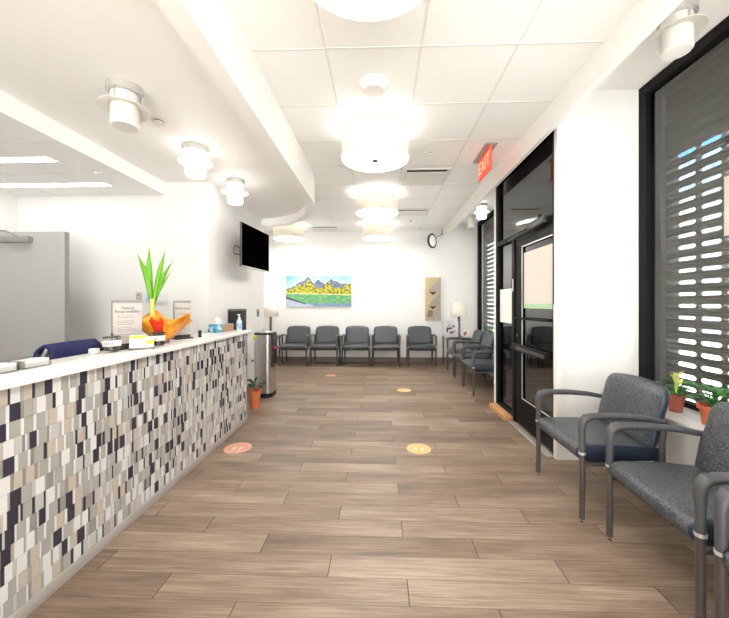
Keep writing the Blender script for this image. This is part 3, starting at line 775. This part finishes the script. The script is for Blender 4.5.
for x, l in ((-1.817, 'grey armchair on the back wall just right of the water cooler'), (-1.171, 'grey armchair under the left half of the landscape picture, second from the cooler'),
             (-.505, 'grey armchair in the middle of the five on the back wall'), (.125, 'grey armchair under the blank back wall, left of the gap'), (.872, 'blue-grey armchair standing alone beneath the magazine rack')):
    chair(x, 7.205, 0, l, gb)
gr = 'armchairs under the far window'
for y, l in ((5.05, 'grey armchair nearest to the entrance door in the far window row'), (5.685, 'grey armchair in the middle of the three under the far window'), (6.32, 'grey armchair beside the end table in the far window row')):
    chair(1.59, y, R90, l, gr)

# ------------------------------------------------------------------ side tables and lamps at the back
def side_table(x, y, label):
    t = thing('side_table', label, 'table', (x, y, 0), 0, 'square side tables in the back corners')
    MB().box((-.25, -.28, .585), (.25, .28, .615), .005).build('table_top', mat('grey_laminate', (120, 112, 106), .4), t)
    for sx in (-1, 1):
        for sy in (-1, 1): MB().tube([(sx*.225, sy*.25, 0), (sx*.225, sy*.25, .585)], .015, 10).build('leg', FRAME, t)
    return t
side_table(1.605, 7.12, 'grey side table in the right back corner under the lamp')
side_table(-2.39, 7.12, 'grey side table in left back corner behind the water cooler')
def table_lamp(x, y, label):
    t = thing('table_lamp', label, 'lamp', (x, y, .6155), 0, 'table lamps in the back corners')
    m = MB(); m.lathe([(.06, 0), (.065, .01), (.05, .02), (.02, .03)], n=20)
    prof = [(.02, .03)]
    for i in range(41):
        z = .03+.40*i/40; prof.append((.026+.009*math.sin(i*1.25), z))
    m.lathe(prof, n=14); m.build('twisted_base', TWIST, t)
    m = MB(); m.lathe([(.165, .43), (.115, .74)], n=32, cap=False); m.build('lamp_shade', BLINDSH, t, solid=.003)
    m = MB(); m.tube([(0, 0, .42), (0, 0, .53)], .012, 8); m.lathe([(.02, .53), (.03, .56), (.02, .60), (.001, .61)], n=12); m.build('bulb', BLINDSH, t)
    return t
table_lamp(1.68, 7.2, 'table lamp with cream shade in the right back corner')
table_lamp(-2.34, 7.1, 'table lamp with cream shade in the left back corner behind the cooler')
t = thing('picture_stand', 'white printed card standing on the right corner table', 'card', (1.46, 6.93, .6155), math.radians(8))
MB().box((-.15, -.006, 0), (.15, .006, .345), .002).build('card', mat('printed_card', (222, 218, 222), .6), t)
def blot():
    m, nt, b = new_mat('red_and_navy_print'); tc = nt.nodes.new('ShaderNodeTexCoord'); n = nt.nodes.new('ShaderNodeTexNoise'); n.inputs['Scale'].default_value = 14
    r = nt.nodes.new('ShaderNodeValToRGB'); e = r.color_ramp.elements; e[0].position = .4; e[0].color = (*lin((120, 40, 50)), 1); e[1].position = .55; e[1].color = (*lin((230, 224, 224)), 1); q = e.new(.47); q.color = (*lin((70, 76, 104)), 1)
    nt.links.new(tc.outputs['Object'], n.inputs['Vector']); nt.links.new(n.outputs['Fac'], r.inputs[0]); nt.links.new(r.outputs[0], b.inputs['Base Color'])
    return m
MB().prism([(-.01+.11*math.cos(2*PI*i/20), .18+.095*math.sin(2*PI*i/20)) for i in range(20)], 'y', -.0075, -.006).build('printed_figure', blot(), t)
t = thing('leaning_card', 'small red and white card leaning beside the right corner lamp', 'card', (1.70, 6.93, .6155), -.3)
MB().box((-.05, -.005, 0), (.05, .005, .15), .001, M=Matrix.Rotation(.5, 4, 'Y')@Matrix.Translation((0, 0, .03))).build('card', PAPER, t); MB().box((-.03, -.0065, .03), (.02, -.005, .11), M=Matrix.Rotation(.5, 4, 'Y')@Matrix.Translation((0, 0, .03))).build('red_print', mat('dull_red_print', (176, 96, 80), .7), t)

# ------------------------------------------------------------------ back wall: picture, magazine rack, mirror
def picture():
    m = MB(); W, Hh = 1.493, .70
    m.box((-W/2, -.026, 0), (W/2, 0, Hh)); 
    o = thing('landscape_picture', 'wide colour picture of mountains above a green lake', 'picture', (-1.388, YBK-.001, 1.246))
    m.build('canvas', PAPER, o)
    nx, nz = 150, 70
    rg = random.Random(21)
    from mathutils import noise as NZ
    def fb(x, y, s, k): return NZ.fractal(Vector((x*s, y*s, k)), .7, 2.1, 4)
    def colr(u, v):
        g_ = lambda c, w_: math.exp(-((u-c)/w_)**2)
        ridge = .74+.20*g_(.35, .05)+.10*g_(.25, .09)+.13*g_(.5, .05)+.15*g_(.69, .05)+.08*g_(.78, .04)-.16*g_(0., .16)+.03*fb(u, 0, 18, 2)
        hill = .60+.24*g_(.35, .07)+.10*g_(.2, .08)+.20*g_(.65, .05)+.16*g_(1., .12)-.06*g_(.0, .12)+.05*fb(u, 0, 22, 5)
        shore = .43-.06*u+.008*fb(u, 0, 20, 1)
        f = max(0, min(1, .5+.55*fb(u*2.1, v, 16, 3)))
        if v > max(ridge, hill):
            q = (v-ridge)/.4; return (178-90*q+20*f, 206-50*q+10*f, 228-20*q)
        if v > hill: return (58+90*f, 76+78*f, 116+50*f)
        if v > shore+.022:
            if f < .42: return (64+60*f, 92+50*f, 44)
            return (95+150*f, 122+88*f, 24+40*f)
        if v > shore: return (236, 222, 168)
        h = max(0, min(1, .5+.6*fb(u*1.2, v*3.2, 12, 8)))
        if u < .31 and .26-.62*u < v < .335-.75*u: return (64, 72, 98)
        if v < .30-.62*u and u < .42: return (168+22*h, 180+14*h, 204)
        if v < .10+.03*h: return (90+60*h, 128+40*h, 168+10*h)
        return (64+130*h*h, 140+50*h, 124-30*h)
    m = MB(); lay = m.bm.loops.layers.float_color.new('paint')
    V = [[m.bm.verts.new((-W/2+W*i/nx, -.0275, Hh*j/nz)) for j in range(nz+1)] for i in range(nx+1)]
    for i in range(nx):
        for j in range(nz):
            f = m.face((V[i][j], V[i+1][j], V[i+1][j+1], V[i][j+1]))
            c = (*lin([max(0, min(255, q)) for q in colr((i+.5)/nx, (j+.5)/nz)]), 1)
            for l in f.loops: l[lay] = c
    pm, nt, b = new_mat('printed_landscape'); at = nt.nodes.new('ShaderNodeAttribute'); at.attribute_name = 'paint'
    nt.links.new(at.outputs['Color'], b.inputs['Base Color']); b.inputs['Roughness'].default_value = .5
    m.build('printed_image', pm, o, fix=False)
picture()

t = thing('magazine_rack', 'tan and grey wall rack with three slanted pockets on the back wall', 'magazine rack', (1.183, YBK, .934))
TAN = mat('tan_board', (190, 168, 132), .6); TGR = mat('grey_slats', (168, 160, 150), .6); TDK = mat('dark_pocket', (82, 72, 60), .7)
W, Hh = .34, .97
MB().box((-W/2, -.02, 0), (W/2, 0, Hh), .002).build('back_board', TAN, t)
for k in range(3):
    z0 = .005+k*.322
    m = MB(); m.prism([(-W/2+.045, z0), (W/2, z0), (W/2, z0+.318), (W/2-.005, z0+.318)] if True else [], 'y', -.05, -.021)
    for q in range(1, 8): pass
    pk = m.build('pocket', TGR, t)
    g_ = MB()
    for q in range(1, 7):
        zz = z0+.318*q/7; x0 = -W/2+.045+(W-.05)*(q/7)
        g_.box((x0, -.0512, zz-.0025), (W/2, -.050, zz+.0025))
    g_.build('slat_line', INKL, pk)
    if k < 2: MB().prism([(-.085, z0+.318), (.09, z0+.318), (.0, z0+.245)], 'y', -.0245, -.0203).build('pocket_opening', TDK, t)
tag(MB().box((-.055, -.006, 0), (.055, .006, .15), .001, M=Matrix.Rotation(.22, 4, 'Y')).build('magazine', mat('magazine_cover', (122, 114, 108), .4, var=.5, scale=30), None, (1.10, YBK-.034, 1.02)), 'small magazine in the lowest pocket of the wall rack', 'magazine')

t = thing('convex_mirror', 'small round mirror with painted white reflection and black rim high on back wall', 'mirror', (1.13, 7.30, 2.675), math.radians(48))
m = MB(); q = []
def disc(prof, n=32):
    m = MB(); rings = []
    for r, d in prof: rings.append([m.bm.verts.new((r*math.cos(2*PI*i/n), d, r*math.sin(2*PI*i/n))) for i in range(n)])
    m.skin(rings); return m
disc([(.10, .06), (.155, .02), (.16, -.012), (.145, -.02), (.124, -.013)]).build('rim', BLACKP, t)
disc([(.126, -.012), (.11, -.022), (.08, -.032), (.04, -.037), (.002, -.039)]).build('mirror_face', mat('mirror_white_reflection', (246, 246, 244), .3), t)  # diffuse white painted in for the reflection of the white room
m = MB(); m.tube([(0.02, .05, .03), (.2, -.08, .14), (.235, -.1, .20)], .007, 8); m.tube([(.235, -.10, .14), (.235, -.10, .28)], .009, 8); m.build('bracket', DGREY, t)

# ------------------------------------------------------------------ ceiling fittings
def drum(x, y, label):
    t = thing('drum_pendant_lamp', label, 'lamp', (x, y, 2.64), 0, 'white drum lamps on the main ceiling')
    m = MB(); m.lathe([(.305, .012), (.305, .25)], n=64, cap=False); m.build('lamp_shade', SHADE, t, solid=.004)
    m = MB(); m.lathe([(.307, .008), (.309, .008), (.309, .018), (.307, .018)], n=64, cap=False); m.lathe([(.307, .244), (.309, .244), (.309, .254), (.307, .254)], n=64, cap=False); m.build('shade_trim', mat('shade_trim_beige', (196, 184, 166), .6), t)
    m = MB(); m.lathe([(.302, .010), (.25, .004), (.001, .0)], n=64, cap=False); m.build('diffuser', DIFF, t, solid=.003)
    m = MB(); m.lathe([(.001, .25), (.30, .25)], n=48, cap=False); m.build('upper_diffuser', UPDIFF, t, solid=.003)
    m = MB(); m.lathe([(.022, -.016), (.028, -.006), (.028, .0), (.001, .001)], n=20); m.build('finial', BLACKP, t)
    m = MB(); m.cyl((0, 0), .07, .285, .315, 24); m.cyl((0, 0), .012, .25, .29, 12); m.build('ceiling_canopy', SILVER, t)
    return t
d0 = None
for x, y, l in ((-.045, 3.07, 'large drum lamp hanging in the middle of the ceiling, beside the vents'), (-.045, 1.26, 'nearest drum lamp, cut off by the top picture edge'), (-.045, 4.94, 'third drum lamp, hanging behind the large middle one'),
                (-.03, 6.85, 'small distant drum lamp in front of the back wall, below the row'), (-1.88, 6.85, 'far left drum lamp partly hidden by the rounded soffit')):
    if d0 is None: d0 = drum(x, y, l)
    else:
        c = copy_tree(d0); c.location = (x, y, 2.64); c['label'] = l

def spot(x, y, z, lit, label):
    t = thing('ceiling_lamp', label, 'lamp', (x, y, z), 0, 'small collared ceiling lamps')
    m = MB(); m.lathe([(.1, 0), (.1, -.045), (.094, -.05), (.001, -.05)], n=32); m.build('canopy', SILVER, t)
    m = MB(); m.lathe([(.078, -.051), (.08, -.06), (.08, -.245), (.072, -.256), (.001, -.258)], n=32); m.build('glass_cylinder', GLOW if lit else FROST, t)
    m = MB(); m.lathe([(.082, -.128), (.14, -.142), (.141, -.135), (.082, -.118)], n=40, cap=False); m.build('collar', mat('lamp_collar', (232, 226, 218), .3, metal=.3) if not lit else mat('lit_lamp_collar', (246, 243, 238), .4), t)
    m = MB()
    for k in range(3):
        a = 2*PI*k/3+.5; m.tube([(.088*math.cos(a), .088*math.sin(a), -.05), (.088*math.cos(a), .088*math.sin(a), -.13)], .004, 6)
    m.build('collar_post', SILVER, t)
    return t
spot(-1.63, 2.09, ZS-.0, False, 'nearest unlit collared lamp on the soffit over the counter')
spot(-1.63, 2.91, ZS, True, 'lit collared lamp second along the soffit over the counter')
spot(-1.63, 3.72, ZS, True, 'lit collared lamp on the soffit nearest the television')
spot(1.83, 2.13, ZB, False, 'unlit collared lamp at top right above the near window')
spot(1.86, 6.2, ZB, True, 'lit collared lamp beside the far window, nearer one')
spot(1.86, 6.95, ZB, False, 'collared lamp beside the far window in the back corner')

for y, x0, l in ((3.40, -2.83, 'thin lit strip light in staff ceiling nearest the back wall'), (2.79, -2.82, 'thin lit strip light in staff ceiling, shorter and nearer one')):
    t = thing('strip_light', l, 'light', ((x0-4.1)/2, y, ZT), 0, 'strip lights over the reception')
    w = (x0+4.1)/2
    m = MB(); m.box((-w, -.045, -.004), (w, .045, 0)); m.build('lens', STRIP, t)
    m = MB(); m.box((-w-.008, -.053, -.006), (-w, .053, 0)); m.box((w, -.053, -.006), (w+.008, .053, 0)); m.box((-w, -.053, -.006), (w, -.045, 0)); m.box((-w, .045, -.006), (w, .053, 0)); m.build('frame', PAPER, t)

t = thing('smoke_detector', 'white octagonal detector on the ceiling between two drum lamps', 'detector', (-.045, 2.47, ZC-.003))
OCT = MB(); OCT.skin([[OCT.bm.verts.new((r*math.cos(2*PI*(i+.5)/8), r*math.sin(2*PI*(i+.5)/8), z)) for i in range(8)] for r, z in ((.112, 0), (.112, -.028), (.078, -.062))]); OCT.build('housing', mat('detector_plastic', (236, 234, 230), .5), t, angle=15)
MB().box((.0, -.098, -.045), (.006, -.092, -.036)).build('indicator', INK, t)
def vent(x, y, w, d, label, dark=True):
    t = thing('air_vent', label, 'vent', (x, y, ZC-.004), 0, 'square ceiling vents')
    m = MB(); m.box((-w/2, -d/2, -.012), (w/2, -d/2+.035, 0)); m.box((-w/2, d/2-.035, -.012), (w/2, d/2, 0)); m.box((-w/2, -d/2+.035, -.012), (-w/2+.035, d/2-.035, 0)); m.box((w/2-.035, -d/2+.035, -.012), (w/2, d/2-.035, 0)); m.build('frame', mat('vent_frame', (226, 222, 216), .5), t)
    MB().box((-w/2+.035, -d/2+.035, -.003), (w/2-.035, d/2-.035, 0)).build('recess', mat('vent_recess', (24, 22, 20), .8), t)
    MB().box((-w/2+.036, -d/2+.11, -.014), (w/2-.036, d/2-.036, -.004)).build('face_plate', mat('vent_plate', (230, 226, 222), .5), t)
vent(.575, 4.32, .56, .56, 'square ceiling vent beside the middle drum lamp')
vent(.575, 6.0, .56, .45, 'square ceiling vent farther back beside the third drum lamp')
vent(-1.2, 7.25, .56, .4, 'ceiling vent near the back wall beyond the rounded soffit')
for x, y, z, r, l in ((.555, 3.65, ZC, .03, 'small white sprinkler cap on the ceiling before the nearer vent'), (.61, 6.62, ZC, .03, 'small white sprinkler cap on the ceiling near the back wall'), (-1.68, 2.49, ZS, .045, 'white sprinkler cap on the soffit beside the unlit lamp')):
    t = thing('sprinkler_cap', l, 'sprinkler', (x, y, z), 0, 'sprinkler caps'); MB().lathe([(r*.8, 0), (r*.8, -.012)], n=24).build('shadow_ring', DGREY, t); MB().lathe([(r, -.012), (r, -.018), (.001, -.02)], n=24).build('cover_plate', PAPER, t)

t = thing('exit_sign', 'red exit sign hanging from the ceiling near the entrance door', 'sign', (1.13, 3.66, ZC-.003))
MB().box((-.06, -.24, -.014), (.06, .24, 0), .003).build('canopy', mat('exit_canopy', (168, 162, 160), .4, metal=.4), t)
MB().box((-.009, -.205, -.25), (.009, .205, -.014), .001).build('panel', EXITR, t)
text('EXIT', .19, (-.0094, 0, -.13), (0, -1, 0), (0, 0, 1), EXITL, t, 'lettering')
text('EXIT', .19, (.0094, 0, -.13), (0, 1, 0), (0, 0, 1), EXITL, t, 'lettering')

# ------------------------------------------------------------------ floor stickers
def sticker(x, y, r, rgb, rgb2, label):
    t = thing('floor_sticker', label, 'sticker', (x, y, 0), 0, 'round distancing stickers on the floor')
    MB().cyl((0, 0), r, .0005, .0018, 40).build('disc', mat('sticker_base', rgb, .5), t)
    m = MB()
    for s in (-1, 1):
        m.prism([(s*.03+.018*math.cos(2*PI*i/14), -.005+.032*math.sin(2*PI*i/14)) for i in range(14)], 'z', .0019, .0022)
        m.prism([(s*.028+.012*math.cos(2*PI*i/12), -.052+.012*math.sin(2*PI*i/12)) for i in range(12)], 'z', .0019, .0022)
    for a in range(20):
        q = 2*PI*a/20
        if a % 5: m.box((-.006, r*.76, .0019), (.006, r*.88, .0022), M=Matrix.Rotation(q, 4, 'Z'))
    m.build('footprint_print', mat('sticker_print', rgb2, .5), t)
sticker(-1.302, 3.03, .122, (206, 148, 128), (222, 184, 168), 'salmon round floor sticker beside the counter base')
sticker(.354, 3.07, .112, (206, 174, 112), (222, 200, 154), 'yellow round floor sticker in the middle of the floor')
sticker(.367, 5.12, .108, (206, 174, 122), (222, 198, 160), 'far yellow round floor sticker before the right-hand chairs')
sticker(-.90, 6.12, .105, (200, 140, 110), (220, 180, 150), 'far orange round floor sticker before the back chairs')

# ------------------------------------------------------------------ street outside
struct(MB().box((-40, -40, -.16), (40, 40, -.061)).build('street_ground', mat('street_asphalt', (190, 186, 180), .9)))
struct(MB().box((15, -14, -.06), (17, 40, 9.4)).build('street_facade', mat('pale_render', (96, 99, 104), .9, var=.35, scale=.8)))
struct(MB().box((14.9, -14, 8.3), (15, 40, 9.4)).build('street_sky_band', mat('blue_band', (8, 62, 112), .6)))  # added blue band standing in for the sky through the top slots
struct(MB().box((14.9, -14, 6.5), (15, 40, 8.3)).build('slot_tint_band', mat('blue_grey_tint', (66, 80, 96), .5, var=.5, scale=1.2)))  # made-up band that gives the next slots down their grey-blue brightness
struct(MB().box((-4.6, -3.3, 3.3), (2.7, 7.8, 3.42)).build('roof', SOFF))

# ------------------------------------------------------------------ light
w = bpy.data.worlds.new('World'); sc.world = w; w.use_nodes = True
bg = w.node_tree.nodes['Background']
bg.inputs[0].default_value = (.97, .985, 1., 1); bg.inputs[1].default_value = 2.5
s = bpy.data.lights.new('sun', 'SUN'); s.energy = 30.; s.angle = .01; s.color = (.84, .94, 1)
so = bpy.data.objects.new('sun', s); COL.objects.link(so); so.rotation_euler = Vector((.16, .72, -.66)).to_track_quat('-Z', 'Y').to_euler()

# ------------------------------------------------------------------ camera
cam = bpy.data.cameras.new('camera'); co = bpy.data.objects.new('camera', cam); COL.objects.link(co)
cam.sensor_fit = 'HORIZONTAL'; cam.sensor_width = 36; cam.lens = 335/729*36
co.location = (0, 0, 1.33); co.rotation_euler = (PI/2, 0, math.atan(11.2/335))
cam.shift_x = -(380-11.2-364.5)/729; cam.shift_y = (303-309)/729
cam.clip_start = .05
sc.camera = co
vs = sc.view_settings
vs.view_transform = 'Standard'; vs.look = 'None'; vs.gamma = 1; vs.use_curve_mapping = False; vs.exposure = 1.66
